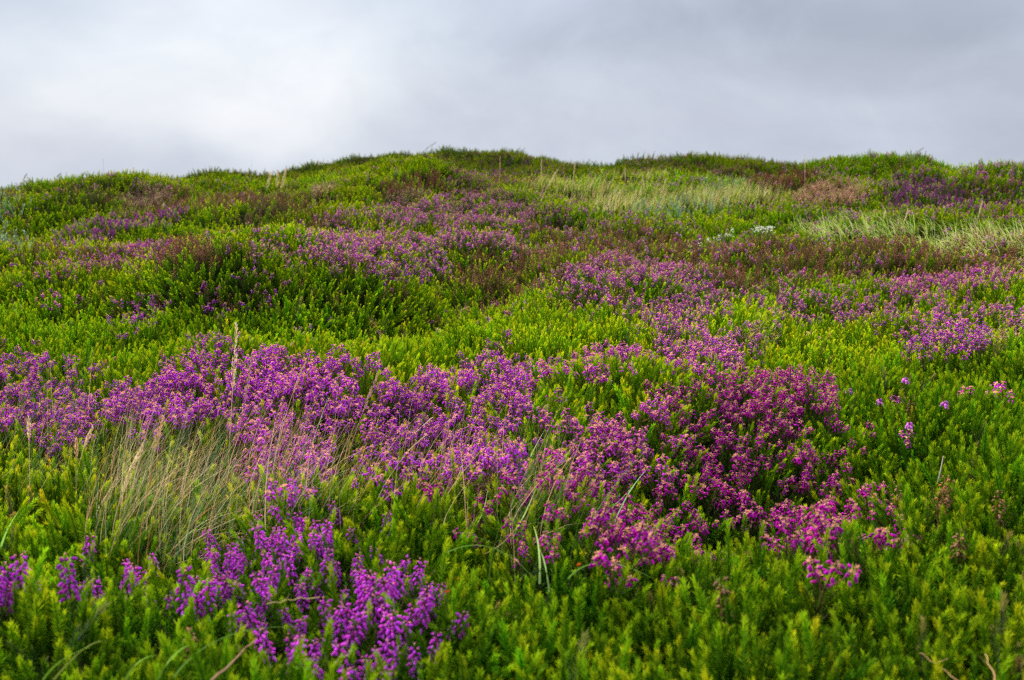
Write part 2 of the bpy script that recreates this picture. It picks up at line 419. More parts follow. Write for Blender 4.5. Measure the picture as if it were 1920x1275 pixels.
def scatter_obj(name, protos, P_, idx, sc, tint, tilt, label, up=None):
    """stuff: points that carry shoots through geometry nodes"""
    pc = bpy.data.collections.new(name + '_shoots')
    for i, (v, f, c) in enumerate(protos):
        o = bpy.data.objects.new('shoot_%02d' % i, mesh_from(name + '_shoot', v, f, c, M_INST)); pc.objects.link(o)
    me = bpy.data.meshes.new(name); n = len(P_)
    me.vertices.add(n); me.vertices.foreach_set('co', np.ascontiguousarray(P_, np.float32).ravel())
    rot = np.stack([rng.normal(0, tilt, n), rng.normal(0, tilt, n), np.zeros(n)], 1)
    rz = rng.rand(n) * 2 * PI
    # tilt then spin: compose as euler XYZ (applied X, Y, then Z), good enough as the heading is random
    rot[:, 2] = rz
    if up is not None:   # lean with the slope: rotate lean vector into the spun frame
        lx, ly = up[:, 0], up[:, 1]
        # euler XYZ applies X tilt (about x) then Y tilt, then Z spin; lean vector in local frame:
        cx = np.cos(-rz) * lx - np.sin(-rz) * ly; cy = np.sin(-rz) * lx + np.cos(-rz) * ly
        rot[:, 0] += -cy; rot[:, 1] += cx
    for nm, ty, dat, key in (('rot', 'FLOAT_VECTOR', rot, 'vector'), ('tint', 'FLOAT_COLOR', np.concatenate([tint, np.ones((n, 1))], 1), 'color'), ('siz', 'FLOAT', sc, 'value'), ('idx', 'INT', idx, 'value')):
        a = me.attributes.new(nm, ty, 'POINT')
        a.data.foreach_set(key, np.ascontiguousarray(dat, np.int32 if ty == 'INT' else np.float32).ravel())
    o = link(name, me)
    g = bpy.data.node_groups.new(name + '_nodes', 'GeometryNodeTree')
    g.interface.new_socket('Geometry', in_out='INPUT', socket_type='NodeSocketGeometry'); g.interface.new_socket('Geometry', in_out='OUTPUT', socket_type='NodeSocketGeometry')
    gi = g.nodes.new('NodeGroupInput'); go = g.nodes.new('NodeGroupOutput')
    ip = g.nodes.new('GeometryNodeInstanceOnPoints'); ci = g.nodes.new('GeometryNodeCollectionInfo')
    ci.inputs['Collection'].default_value = pc; ci.inputs['Separate Children'].default_value = True; ci.inputs['Reset Children'].default_value = True
    def na(nm, ty):
        q = g.nodes.new('GeometryNodeInputNamedAttribute'); q.data_type = ty; q.inputs['Name'].default_value = nm; return q.outputs['Attribute']
    m2p = g.nodes.new('GeometryNodeMeshToPoints')
    g.links.new(gi.outputs[0], m2p.inputs['Mesh']); g.links.new(m2p.outputs[0], ip.inputs['Points'])
    g.links.new(ci.outputs[0], ip.inputs['Instance']); ip.inputs['Pick Instance'].default_value = True
    g.links.new(na('idx', 'INT'), ip.inputs['Instance Index']); g.links.new(na('rot', 'FLOAT_VECTOR'), ip.inputs['Rotation']); g.links.new(na('siz', 'FLOAT'), ip.inputs['Scale'])
    g.links.new(ip.outputs[0], go.inputs[0])
    md = o.modifiers.new('grow', 'NODES'); md.node_group = g
    tag(o, label, name.replace('_', ' '), None, 'stuff')
    return o

# ------------------------------------------------------------------ ground
ys = np.concatenate([-np.geomspace(30, .3, 26), np.arange(0, 13, .09), np.geomspace(13.1, 45, 110), np.geomspace(46, 600, 40)])
ss = np.linspace(-1, 1, 241); ss = np.sign(ss) * np.abs(ss) ** 1.5
GX = ss[None] * (1.6 * np.abs(ys)[:, None] + 7); GY = np.repeat(ys[:, None], len(ss), 1)
GZ = surf(GX.ravel(), GY.ravel()).reshape(GX.shape) - .085
v = np.stack([GX, GY, GZ], -1).reshape(-1, 3); nc = len(ss); nr = len(ys)
ii = (np.arange(nr - 1)[:, None] * nc + np.arange(nc - 1)[None]).ravel()
link('ground', mesh_from('ground', v, np.stack([ii, ii + 1, ii + nc + 1, ii + nc], 1), None, M_GROUND, True))['kind'] = 'structure'

# ------------------------------------------------------------------ what grows where (outlines read off the photograph, laid onto the ground)
# name, kind, outline, share of stems, tint, tallness, label
V1 = (.95, 1.2, 1.06); VIV = (1.08, 1.5, 1.10); CR = (.84, .35, .60); LIL = (1.0, 2.1, .95); PNK = (1.08, 1.5, .95); DRK = (.46, 1.4, .38); BRN = (1, 1, 1); RUST = (1.05, .9, .75)
PATCH = [
 ('heather_clump', 'spike', [(290, 1070), (400, 1030), (560, 1000), (640, 1000), (700, 1000), (790, 1040), (830, 1110), (790, 1180), (770, 1230), (640, 1262), (620, 1200), (540, 1190), (430, 1160), (330, 1130)], .74, VIV, .86, 'largest and brightest violet heather clump, nearest the camera below the dry grass'),
 ('heather_clump', 'spike', [(120, 1060), (180, 1015), (270, 1010), (340, 1040), (345, 1130), (200, 1160), (120, 1130)], .70, VIV, 1.0, 'small loose violet heather clump left of the brightest nearest clump'),
 ('heather_clump', 'spike', [(-60, 1080), (40, 1060), (60, 1110), (20, 1200), (-60, 1200)], .55, VIV, 1.0, 'few violet heather spikes cut off by the lower left edge'),
 ('heather_clump', 'spike', [(500, 930), (600, 900), (720, 920), (740, 985), (560, 980), (470, 1000)], .24, VIV, .9, 'thin violet heather clump rising just above the brightest nearest clump'),
 ('heather_clump', 'bell', [(330, 700), (420, 668), (520, 690), (600, 668), (680, 690), (740, 725), (750, 770), (640, 800), (430, 790), (340, 780), (245, 770), (250, 720)], .80, V1, 1.12, 'dense purple heather mound behind the tall tan grass head, salmon buds on top'),
 ('heather_clump', 'bell', [(430, 800), (640, 800), (740, 790), (760, 850), (640, 900), (500, 900), (430, 870)], .85, VIV, 1.05, 'bright purple heather patch seen through dry grass stalks'),
 ('heather_clump', 'bell', [(-80, 700), (110, 690), (230, 720), (230, 790), (120, 840), (-80, 840)], .42, V1, 1.05, 'sparse purple heather at the left edge behind leaning green grass'),
 ('heather_clump', 'bell', [(745, 730), (880, 705), (1000, 720), (1020, 800), (1020, 900), (880, 910), (740, 890), (750, 800)], .78, V1, 1.05, 'wide purple heather patch in the middle between two heather mounds'),
 ('heather_clump', 'bell', [(890, 670), (940, 660), (1000, 668), (1000, 710), (900, 712)], .5, V1, 1.05, 'little purple heather tuft alone above the middle purple patch'),
 ('heather_clump', 'bell', [(1000, 715), (1050, 685), (1190, 670), (1225, 700), (1250, 760), (1240, 880), (1140, 905), (1030, 890), (1020, 800)], .85, PNK, 1.12, 'rounded purple heather mound right of centre, thick with salmon buds'),
 ('heather_clump', 'bell', [(1250, 730), (1380, 705), (1470, 715), (1520, 755), (1570, 800), (1600, 865), (1570, 915), (1470, 945), (1400, 990), (1250, 985), (1170, 930), (1240, 880)], .52, CR, 1.05, 'deep crimson heather on the dark slope right of the salmon budded mound'),
 ('heather_clump', 'bell', [(1450, 950), (1540, 925), (1620, 930), (1670, 1000), (1640, 1060), (1640, 1150), (1590, 1140), (1450, 1080)], .36, CR, 1.1, 'loose crimson heather below the deep crimson slope at the gorse edge'),
 ('heather_clump', 'bell', [(830, 930), (960, 900), (1170, 940), (1280, 1000), (1240, 1090), (1060, 1090), (990, 1020), (860, 1000)], .30, CR, 1.05, 'scattered magenta heather around the tangled green grass in the middle'),
 ('heather_clump', 'bell', [(1660, 640), (1720, 605), (1800, 610), (1860, 650), (1850, 685), (1700, 680)], .62, V1, 1.08, 'purple heather cushion standing alone on the right in front of brown stems'),
 ('heather_clump', 'bell', [(1210, 610), (1260, 590), (1350, 600), (1390, 645), (1350, 675), (1240, 660)], .70, LIL, 1.08, 'lilac heather patch beside the grey-brown dead twigs'),
 ('heather_clump', 'bell', [(1040, 500), (1150, 485), (1260, 500), (1350, 540), (1300, 590), (1180, 605), (1110, 590), (1050, 550)], .50, LIL, 1.05, 'wide dusty lilac heather patch in front of the rust brown stems'),
 ('heather_clump', 'bell', [(1400, 575), (1500, 560), (1640, 560), (1900, 555), (1990, 600), (1900, 625), (1700, 600), (1560, 610), (1420, 600)], .36, LIL, 1.0, 'long thin strip of pale heather across the right above the lone cushion'),
 ('heather_clump', 'bell', [(1650, 530), (1730, 500), (1860, 480), (1880, 510), (1800, 550), (1680, 555)], .55, PNK, 1.05, 'pink heather patch on the right between two dark green hollows'),
 ('heather_clump', 'bell', [(740, 460), (800, 448), (900, 448), (960, 465), (950, 485), (830, 480), (760, 480)], .70, LIL, 1.05, 'pale lilac heather strip across the centre below the mound'),
 ('heather_clump', 'bell', [(660, 510), (720, 490), (830, 480), (830, 530), (740, 535), (690, 530)], .75, V1, 1.05, 'bright purple heather patch behind the right end of the yellow-green gorse mound'),
 ('heather_clump', 'bell', [(430, 470), (560, 440), (740, 430), (740, 480), (660, 505), (560, 500), (430, 495)], .36, LIL, 1.02, 'speckled purple heather along the back of the yellow-green gorse mound'),
 ('heather_clump', 'bell', [(600, 400), (660, 380), (760, 390), (860, 360), (960, 385), (1000, 425), (880, 430), (700, 430), (610, 425)], .72, LIL, 1.02, 'broad lilac heather sheet along the foot of the round mound'),
 ('heather_clump', 'bell', [(840, 318), (900, 332), (960, 368), (1060, 400), (1100, 430), (1000, 425), (900, 375), (830, 350)], .55, DRK, 1.0, 'dusky purple heather running down the right flank of the round mound'),
 ('heather_clump', 'spike', [(95, 442), (160, 410), (240, 395), (345, 385), (320, 405), (220, 425), (140, 448)], .66, (.95, 1.5, .85), 1.0, 'vivid purple heather band slanting across the left below the ridge'),
 ('heather_clump', 'bell', [(105, 485), (200, 465), (300, 465), (330, 480), (260, 495), (130, 498)], .68, PNK, 1.02, 'pink heather strip on the left in front of the brown stems'),
 ('heather_clump', 'brown', [(190, 505), (280, 475), (350, 450), (430, 450), (420, 485), (300, 505)], .85, (1.15, .9, 1.1), 1.1, 'purplish brown faded heather stems beside the pink strip'),
 ('heather_clump', 'bell', [(225, 580), (290, 560), (340, 570), (330, 600), (230, 600)], .65, V1, 1.05, 'tiny purple heather cluster in the yellow-green gorse at the left'),
 ('heather_clump', 'bell', [(370, 540), (430, 510), (540, 525), (500, 580), (390, 590)], .28, V1, 1.05, 'few purple heather heads in the shaded front of the gorse mound'),
 ('heather_clump', 'spike', [(1655, 365), (1690, 325), (1740, 318), (1800, 335), (1960, 345), (1960, 378), (1690, 388)], .62, DRK, 1.0, 'large dark purple heather bank under the right hand hummock crest'),
 ('heather_clump', 'bell', [(820, 300), (880, 312), (935, 318), (945, 330), (880, 328)], .55, V1, 1.0, 'far purple heather streak at the foot of the highest hill'),
 ('heather_clump', 'brown', [(1390, 345), (1410, 325), (1450, 312), (1515, 310), (1510, 345), (1440, 358)], .8, (.8, .5, .6), 1.1, 'dark reddish brown heather on the near end of the right hummock'),
 ('heather_clump', 'brown', [(1290, 520), (1380, 490), (1480, 478), (1550, 485), (1540, 520), (1450, 540), (1330, 550)], .46, RUST, 1.0, 'rust brown heather stems behind the dusty lilac patch'),
 ('heather_clump', 'brown', [(690, 350), (760, 325), (850, 318), (910, 338), (880, 362), (800, 368), (720, 365)], .5, (1.0, .75, .9), 1.0, 'brownish purple heather over the upper front of the round mound'),
 ('heather_clump', 'brown', [(95, 375), (110, 350), (170, 335), (225, 335), (220, 365), (180, 380)], .7, (.45, .75, .45), 1.12, 'dark olive heather hump on the left ridge'),
 ('heather_clump', 'brown', [(450, 400), (480, 370), (560, 350), (590, 370), (520, 400), (470, 425)], .55, (1.0, 1.1, 1.1), 1.0, 'greyish brown heather between the left ridge and the round mound'),
 ('dead_heather', 'dead', [(222, 378), (235, 342), (300, 335), (312, 355), (300, 380)], .85, (.95, .9, .9), 1.0, 'pinkish brown dead stems in the scoop of the left ridge'),
 ('dead_heather', 'dead', [(715, 395), (725, 362), (760, 352), (790, 365), (780, 395)], .8, (.8, .8, .75), 1.0, 'grey-brown dead twigs halfway up the round mound'),
 ('dead_heather', 'dead', [(560, 372), (590, 345), (622, 340), (612, 368)], .75, (1.25, 1.2, 1.1), 1.0, 'pale tan dead stems on the left shoulder of the round mound'),
 ('dead_heather', 'dead', [(1485, 372), (1500, 342), (1560, 335), (1610, 342), (1620, 372), (1550, 382)], .65, (1.15, 1.0, .9), 1.1, 'tan dead root tangle under the right hummock'),
 ('dead_heather', 'dead', [(1345, 650), (1350, 622), (1400, 615), (1425, 635), (1410, 655)], .85, (.75, .72, .72), 1.05, 'grey-brown dead twigs beside the lilac patch'),
 ('dead_heather', 'dead', [(1080, 432), (1100, 415), (1145, 410), (1150, 430), (1110, 440)], .6, (1.05, 1, .95), 1.0, 'small dead brown sprigs on the slope in the centre'),
 ('dead_heather', 'dead', [(1865, 650), (1880, 615), (1940, 605), (1940, 650)], .6, (1.0, .95, .9), 1.0, 'dead brown sprigs at the right edge beside the lone cushion'),
 ('creeping_willow', 'willow', [(-60, 470), (-60, 370), (20, 365), (90, 385), (100, 420), (60, 455)], .16, (1, 1, 1), 1.2, 'silvery grey leaved willow shrub at the left edge'),
 ('creeping_willow', 'willow', [(1130, 395), (1200, 375), (1330, 378), (1390, 388), (1300, 405), (1180, 405)], .11, (.75, .95, .85), 1.1, 'blue-grey willow strip at the near edge of the tan meadow'),
 ('creeping_willow', 'willow', [(1290, 340), (1340, 325), (1410, 330), (1400, 345), (1310, 350)], .2, (.7, .9, .7), 1.2, 'far blue-grey willow leaves behind the tan meadow'),
]
def inpoly(px, py, poly):
    r = np.zeros(px.shape, bool); n = len(poly)
    for i in range(n):
        x1, y1 = poly[i]; x2, y2 = poly[(i + 1) % n]
        if y1 == y2: continue
        c = ((y1 > py) != (y2 > py)) & (px < (x2 - x1) * (py - y1) / (y2 - y1) + x1)
        r ^= c
    return r
MEADOW = [(940, 350), (1000, 338), (1120, 325), (1240, 318), (1260, 330), (1180, 345), (1300, 350), (1420, 350), (1490, 372), (1440, 388), (1250, 385), (1140, 395), (1060, 380)]
PALE = [(1480, 418), (1600, 408), (1750, 410), (1980, 416), (1980, 462), (1850, 455), (1700, 440)]
TUSS = [(190, 860), (260, 800), (360, 760), (470, 770), (560, 840), (540, 960), (420, 1000), (250, 990), (180, 950)]

def grid(y0, y1, s, marg=1.4):
    ny = int((y1 - y0) / s); out = []
    for i in range(ny):
        y = y0 + (i + .5) * s; hw = .56 * y + min(marg, .5 + y * .35)
        n = int(2 * hw / s); x = -hw + (np.arange(n) + .5) * s
        out.append(np.stack([x, np.full(n, y)], 1))
    p = np.concatenate(out); p += rng.uniform(-.55, .55, p.shape) * s
    return p
Z = [(.55, 1.7, .0275, 1.20, 0), (1.7, 2.3, .0262, 1.06, 0), (2.3, 3.2, .0255, .95, 0), (3.2, 6.5, .0265, .86, 1), (6.5, 12.5, .0345, .90, 1), (12.5, 21, .068, 1.3, 2), (21, 40, .095, 1.5, 2)]
XY = []; SCL = []; LOD = []
for y0, y1, s, sc, lod in Z:
    p = grid(y0, y1, s); XY.append(p); SCL.append(np.full(len(p), sc)); LOD.append(np.full(len(p), lod))
XY = np.concatenate(XY); SCL = np.concatenate(SCL); LOD = np.concatenate(LOD)
X, Y = XY[:, 0], XY[:, 1]
ZS = surf(X, Y)
e = .06
NX = (ZS - surf(X + e, Y)) / e; NY = (ZS - surf(X, Y + e)) / e
PX, PY = proj(X, Y, ZS)
wj = np.clip((PY - 240) / 400, .12, 1.5)
jx = PX + 26 * wj * rng.normal(0, 1, len(X)) * .6 + 24 * np.clip((PY - 240) / 300, .3, 2) * fbm(X / (.06 * Y + .05), Y / (.06 * Y + .05), 20, 2) * 1.6
jy = PY + 9 * wj * rng.normal(0, 1, len(X)) + 16 * np.clip((PY - 240) / 300, .25, 2) * fbm(X / (.06 * Y + .05), Y / (.06 * Y + .05), 31, 2) * 1.6
n = len(X); rnd = rng.rand(n); owner = np.full(n, -1)
clump = .42 + .75 * vnoise(X / (.03 * Y + .05), Y / (.03 * Y + .05), 44) + .65 * vnoise(X / (.05 * Y + .13), Y / (.05 * Y + .13), 47)     # stems stand in groups
for i, pt in enumerate(PATCH):
    m = inpoly(jx, jy, pt[2]) & (owner == -1) & (Y < 45)
    dn = pt[3] * (.80 if (pt[1] == 'bell' and np.mean([q_[1] for q_ in pt[2]]) < 650) else .80 if pt[1] != 'bell' else .70)
    keep = m & (rnd < np.minimum(dn * (.45 + clump) * 1.05, np.where(Y > 3.3, .50, .72)))
    owner[keep] = i
    owner[m & ~keep] = -2
    if pt[1] in ('spike', 'dead', 'willow', 'brown'): owner[m & ~keep & (rng.rand(n) < {'spike': .38, 'dead': .6, 'willow': .3, 'brown': .5}[pt[1]])] = -3
owner[owner == -2] = -1
meadow = inpoly(jx, jy, MEADOW); pale = inpoly(jx, jy, PALE); tuss = inpoly(jx, jy, TUSS)
drop = (meadow & (rnd < .72)) | (pale & (rnd < .88)) | (tuss & (rnd < .7))
# stray stems
stray_n = fbm(X / 1.1, Y / 1.1, 60, 2)
back = (Y > 4.2)
pst = np.where(back, np.where(PX > 950, .085, .03), .004) * (1 + 1.4 * stray_n)
pst = np.where(PY > 860, .0003, pst)
stray = (owner == -1) & (rng.rand(n) < np.clip(pst, 0, 1)) & ~meadow
faded = (owner == -1) & ~stray & (rng.rand(n) < np.where(back, .05, .004) * (1 + 1.6 * fbm(X / 1.6, Y / 1.6, 70, 2)))
fn_ = fbm(X / 2.4, Y / 2.4, 75, 3)
farz = (Y > 13) & (owner == -1) & ~meadow
faded |= farz & (fn_ > .05) & (rng.rand(n) < .6); stray &= ~faded
bz = (Y > 4.6) & (Y <= 13) & (owner == -1) & ~meadow; fb = fbm(X / 1.7, Y / 1.7, 78, 3) + .25 * np.exp(-((PX - 1400) / 260) ** 2 - ((PY - 520) / 60) ** 2) + .22 * np.exp(-((PX - 900) / 220) ** 2 - ((PY - 370) / 40) ** 2) + .2 * np.exp(-((PX - 520) / 160) ** 2 - ((PY - 380) / 40) ** 2)
faded |= bz & (rng.rand(n) < np.clip((fb - .2) * 3.0, 0, .62)) & ~stray
stray |= farz & (fn_ < -.22) & (rng.rand(n) < .35) & ~faded
gm = (owner == -1) & ~stray & ~faded & ~drop

def tints(m, base=(1, 1, 1), var=.12):
    k = int(m.sum()) if m.dtype == bool else len(m)
    b = np.array(base)[None] * (1 + rng.normal(0, var, (k, 1))) * (1 + rng.normal(0, var * .35, (k, 3)))
    return np.clip(b, .2, 3)
BASEZ = ZS - .085

# gorse: yellow-green here, deep green there
lush = fbm(X / 1.3, Y / 1.3, 50, 3)
yel = np.clip(.5 + .9 * lush + .35 * np.exp(-((PX - 250) / 420) ** 2 - ((PY - 520) / 120) ** 2) - .25 * np.exp(-((PX - 1750) / 260) ** 2 - ((PY - 310) / 40) ** 2), 0, 1)
drk_ = np.clip(.5 + 1.1 * fbm(X / .45, Y / .45, 55, 2), 0, 1)
tg = np.stack([.64 + .42 * yel, .88 + .20 * yel, .9 + .1 * yel], 1) * (.80 + .32 * drk_)[:, None]
tg = tg * (1 + rng.normal(0, .13, (n, 1))); tg[:, 0] *= 1 + rng.normal(0, .15, n)
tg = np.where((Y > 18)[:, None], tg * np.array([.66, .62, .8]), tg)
dry = rng.rand(n) < .018; tg[dry] = tg[dry] * np.array([.95, .58, 8.])
GP = [gorse(s) for s in range(100, 108)] + [gorse(s, .72) for s in range(120, 126)] + [gorse(s, .42, 2) for s in range(140, 145)]
gi = np.where(LOD == 0, rng.randint(0, 8, n), np.where(LOD == 1, 8 + rng.randint(0, 6, n), 14 + rng.randint(0, 5, n)))
hs = SCL * (.77 + .33 * rng.rand(n)) * (1 + .17 * vnoise(X / .085 / np.sqrt(SCL), Y / .085 / np.sqrt(SCL), 80))
Pw = np.stack([X, Y, ZS + .022 - .128 * SCL], 1)
lean = np.stack([NX, NY], 1) * .55
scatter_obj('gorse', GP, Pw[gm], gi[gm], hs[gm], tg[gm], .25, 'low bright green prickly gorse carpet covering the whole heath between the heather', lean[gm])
# short shoots filling in beneath, tinted dark to stand for shade in the gaps
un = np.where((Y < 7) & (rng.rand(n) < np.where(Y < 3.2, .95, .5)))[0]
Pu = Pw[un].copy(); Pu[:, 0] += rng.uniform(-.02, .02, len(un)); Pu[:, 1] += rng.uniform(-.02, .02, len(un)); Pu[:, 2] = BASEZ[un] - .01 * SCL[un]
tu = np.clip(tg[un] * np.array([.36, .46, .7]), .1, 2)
scatter_obj('gorse_undergrowth', GP[8:14], Pu, rng.randint(0, 6, len(un)), rng.uniform(.5, .78, len(un)) * SCL[un], tu, .4, 'low shoots in the green gorse carpet, coloured darker for shade in the gaps')
# stray flowering stems
HB = {k: [[heather(s, l, k) for s in range(200 + 17 * j, 200 + 17 * j + 6)] for l in range(3)] for j, k in enumerate(('bell', 'spike', 'brown', 'dead'))}
sp = HB['bell'][0] + HB['bell'][1] + HB['bell'][2]
t2 = tints(stray, (1.05, 1.3, 1.0), .2)
scatter_obj('heather_blooms', sp, Pw[stray], (LOD * 6 + rng.randint(0, 6, n))[stray], hs[stray] * np.where(LOD[stray] == 2, .8, 1.02), t2, .2, 'single purple heather heads scattered through the green gorse')
sp = HB['brown'][0] + HB['brown'][1] + HB['brown'][2]
scatter_obj('faded_heather', sp, Pw[faded], (LOD * 6 + rng.randint(0, 6, n))[faded], hs[faded] * np.where(LOD[faded] == 2, .75, 1.1), tints(faded, (1.1, 1, 1), .25), .2, 'thin brownish faded heather stems scattered through the gorse')

# the patches: each one plant mass of its own
WI = [willow(s) for s in range(300, 306)]
for i, (name, kind, poly, dens, tint, tall, label) in enumerate(PATCH):
    w = np.where(owner == i)[0]
    if len(w) < 3: print('EMPTY PATCH', label, len(w)); continue
    V_, F_, C_, off = [], [], [], 0
    for lod in (0, 1, 2):
        q = w[LOD[w] == lod]
        if not len(q): continue
        pr = WI if kind == 'willow' else HB[kind][lod]
        cl = np.array(tint)[None] * (1 + .22 * fbm(X[q] / .2, Y[q] / .2, 90, 2)[:, None]) * (1 + rng.normal(0, .15, (len(q), 1)))
        s_ = np.minimum(hs[q], SCL[q] * 1.10) * tall * np.where(Y[q] < 2.0, 1.12, 1.05) * (.8 if lod == 2 else 1.0)
        a, b, c = bake(pr, Pw[q], rng.randint(0, 6, len(q)), s_, cl, .17, kind not in ('bell', 'spike'))
        V_.append(a); F_.append(b + off); C_.append(c); off += len(a)
    a, b, c = np.concatenate(V_), np.concatenate(F_), np.concatenate(C_)
    o0 = np.array([X[w].mean(), Y[w].mean(), BASEZ[w].min()])
    o = link(name, mesh_from(name, a - o0, b, c, M_PLANT), None, tuple(o0))
    tag(o, label, {'heather_clump': 'heather', 'dead_heather': 'dead heather', 'creeping_willow': 'willow shrub'}[name], {'heather_clump': 'heather clumps on the heath', 'dead_heather': 'patches of dead stems', 'creeping_willow': 'grey leaved willow patches'}[name])
    print(label, len(w), len(b))

# ------------------------------------------------------------------ grasses
TAN = (.74, .47, .23); TAN2 = (.88, .66, .38); RED = (.58, .25, .08); GRN = (.10, .24, .04); BLU = (.14, .27, .13); OLV = (.26, .30, .06)
def pick(cols):
    c = np.array(cols[rng.randint(len(cols))]); return c * rng.uniform(.75, 1.2)
def grass_patch(name, poly, n_, L, cols, label, cat, kind=None, lean=.35, az=None, w=.0022, droop=.5, group=None, dens=None, yr=(1, 45)):
    xs = [p[0] for p in poly]; ysb = [p[1] for p in poly]; k = Kit(); cnt = 0
    c0 = at(np.mean(xs), np.mean(ysb))
    sel = np.where(inpoly(jx, jy, poly) & (Y < yr[1]) & (Y > yr[0]))[0]
    q = sel[rng.randint(0, len(sel), n_)]
    for j in q:
        p = np.array([X[j] + rng.normal() * .02, Y[j] + rng.normal() * .02, BASEZ[j]])
        a = (az if az is not None else rng.rand() * 2 * PI) + rng.normal() * .7
        c = pick(cols); sc = 1 + max(0, Y[j] - 8) * .03
        blade(k, p, a, L * rng.uniform(.55, 1.25), abs(rng.normal()) * lean, w * rng.uniform(.6, 1.4) * sc, c * .8, c * 1.1, droop * rng.uniform(.1, 1.4), 5, rng.rand() * 3)
    o = kit_obj(name, k, M_GRASS)
    tag(o, label, cat, group, kind); return o
grass_patch('grass_tussock', [(190, 930), (260, 850), (370, 820), (470, 830), (560, 880), (560, 970), (400, 1010), (230, 1000)], 950, .27, [TAN, TAN2, RED, BLU, OLV, TAN, TAN2, BLU], 'dense tussock of dry tan and grey-green grass left of the bright purple patch', 'grass tussock', None, .5, 0.5, .0018, .6, 'grass tussocks in the heather')
grass_patch('grass_tussock', [(540, 850), (700, 830), (880, 850), (860, 950), (650, 980), (540, 960)], 300, .22, [TAN, TAN, RED, OLV, TAN2], 'thin tan grass tussock leaning over the purple heather in the middle', 'grass tussock', None, .45, 0.6, .0020, .5, 'grass tussocks in the heather')
grass_patch('grass_tussock', [(880, 900), (1000, 880), (1060, 960), (1060, 1040), (960, 1080), (880, 1010)], 190, .24, [GRN, BLU, GRN, OLV, TAN, TAN], 'tangled green and tan grass tussock in the magenta heather', 'grass tussock', None, .45, 0.9, .0022, .8, 'grass tussocks in the heather')
grass_patch('grass_tussock', [(-60, 780), (60, 770), (150, 830), (180, 900), (100, 940), (-60, 940)], 300, .26, [GRN, BLU, TAN, OLV], 'leaning green grass tussock at the left edge', 'grass tussock', None, .5, 0.2, .0019, .6, 'grass tussocks in the heather')
grass_patch('grass_tussock', PALE, 5200, .165, [(.60, .72, .14), (.72, .80, .24), (.42, .62, .08), (.85, .80, .36)], 'pale green windswept grass strip at the right in front of the hummock', 'grass tussock', None, .7, 2.8, .0085, 1.2, 'grass tussocks in the heather')
grass_patch('grass_tussock', [(1290, 352), (1420, 350), (1500, 370), (1440, 388), (1300, 380)], 1300, .26, [(.26, .36, .05), (.30, .38, .06), OLV, TAN2], 'yellow-green upright grass behind the blue-grey willow strip', 'grass tussock', None, .3, .3, .005, .35, 'grass tussocks in the heather')
grass_patch('meadow_grass', MEADOW, 6500, .19, [TAN, TAN2, TAN2, (.74, .66, .16), (.42, .54, .04), (.62, .38, .16), (.55, .62, .08), (.36, .50, .05)], 'tan and green grass meadow between the round mound and the right hummock', 'meadow grass', 'stuff', .35, .4, .0065, .4)

# single grass stalks with seed heads
def curve(p0, p1, bow, m=10):
    p0, p1 = np.array(p0), np.array(p1); L = np.linalg.norm(p1 - p0)
    out = []
    for i in range(m + 1):
        t = i / m; q = p0 + (p1 - p0) * t + np.array([bow * L * math.sin(PI * t * .5) * (1 - t) * 1.6, 0, 0]); out.append(q)
    return out
def stalk(pb, pt, label, head=.3, fat=1.0, col=TAN2, bow=0.0, name='grass_stalk', Yt=None, r=.0009, cat='grass stalk', loose=0.0, group='single grass stalks with seed heads'):
    """a stalk rooted where the photo shows its foot, its tip at photo point pt"""
    bx, by, bz = at(*pb)
    yt = by if Yt is None else Yt
    tx, tz = unproj(pt[0], pt[1], yt)
    P0 = (bx, by, bz - .06); P1 = (tx, yt, tz)
    ps = curve(P0, P1, bow, 14); L = np.linalg.norm(np.array(P1) - np.array(P0))
    root = bpy.data.objects.new(name, None); COL.objects.link(root); root.location = P0; root.empty_display_size = .02
    tag(root, label, cat, group)
    k = Kit(); tube(k, ps, r * 1.2, r * .6, np.array(col) * .75, np.array(col), 4); kit_obj('stem', k, M_GRASS, root)
    if head > 0:
        k = Kit(); i0 = int((1 - head) * 14); hp = ps[i0:]
        nsp = int(90 * min(1, .4 + head)); R = rng
        for j in range(nsp):
            t = (j + R.rand()) / nsp; s = t * (len(hp) - 1); a = min(int(s), len(hp) - 2); q = hp[a] + (hp[a + 1] - hp[a]) * (s - a)
            d, u, w = basis(hp[a + 1] - hp[a]); an = R.rand() * 6.28
            rad = fat * .0050 * math.sin(PI * min(1, t * .85 + .12)) * (1 + loose * 3 * R.rand())
            o_ = (u * math.cos(an) + w * math.sin(an))
            c = np.array(col) * R.uniform(.8, 1.25)
            spine(k, q + o_ * rad * .5, d + o_ * (.35 + loose), .0085 * fat ** .5, .0028 * fat ** .5, c * .85, c * 1.1, R)
            if loose: tube(k, [q, q + o_ * rad], r * .3, r * .3, c, c)
        kit_obj('seed_head', k, M_GRASS, root)
    return root
stalk((425, 850), (443, 608), 'tall straight tan grass stalk with the thickest seed head above the purple mound',   .38, 1.5, (.92, .70, .42))
stalk((420, 860), (472, 668), 'second tan grass stalk just right of the tallest thick headed one', .3, .9, (.55, .36, .22), .05)
stalk((520, 850), (575, 672), 'arching tan grass stalk bending right over the purple mound', .25, .7, TAN, -.10)
stalk((640, 860), (708, 702), 'slanting pinkish grass stalk at the right end of the purple mound', .3, .9, (.55, .34, .26), -.03)
stalk((52, 930), (54, 782), 'upright thin tan grass stalk near the left edge', .2, 1.0, TAN2)
stalk((140, 890), (173, 802), 'short grass stalk with a curved tan head near the left edge', .22, .9, TAN2, -.12)
stalk((138, 900), (143, 824), 'short upright tan grass stalk left of the dry tussock', .35, .9, TAN)
stalk((205, 960), (268, 835), 'leaning grass stalk with a thick pale head at the left side of the dry tussock', .5, 1.1, TAN2, -.08)
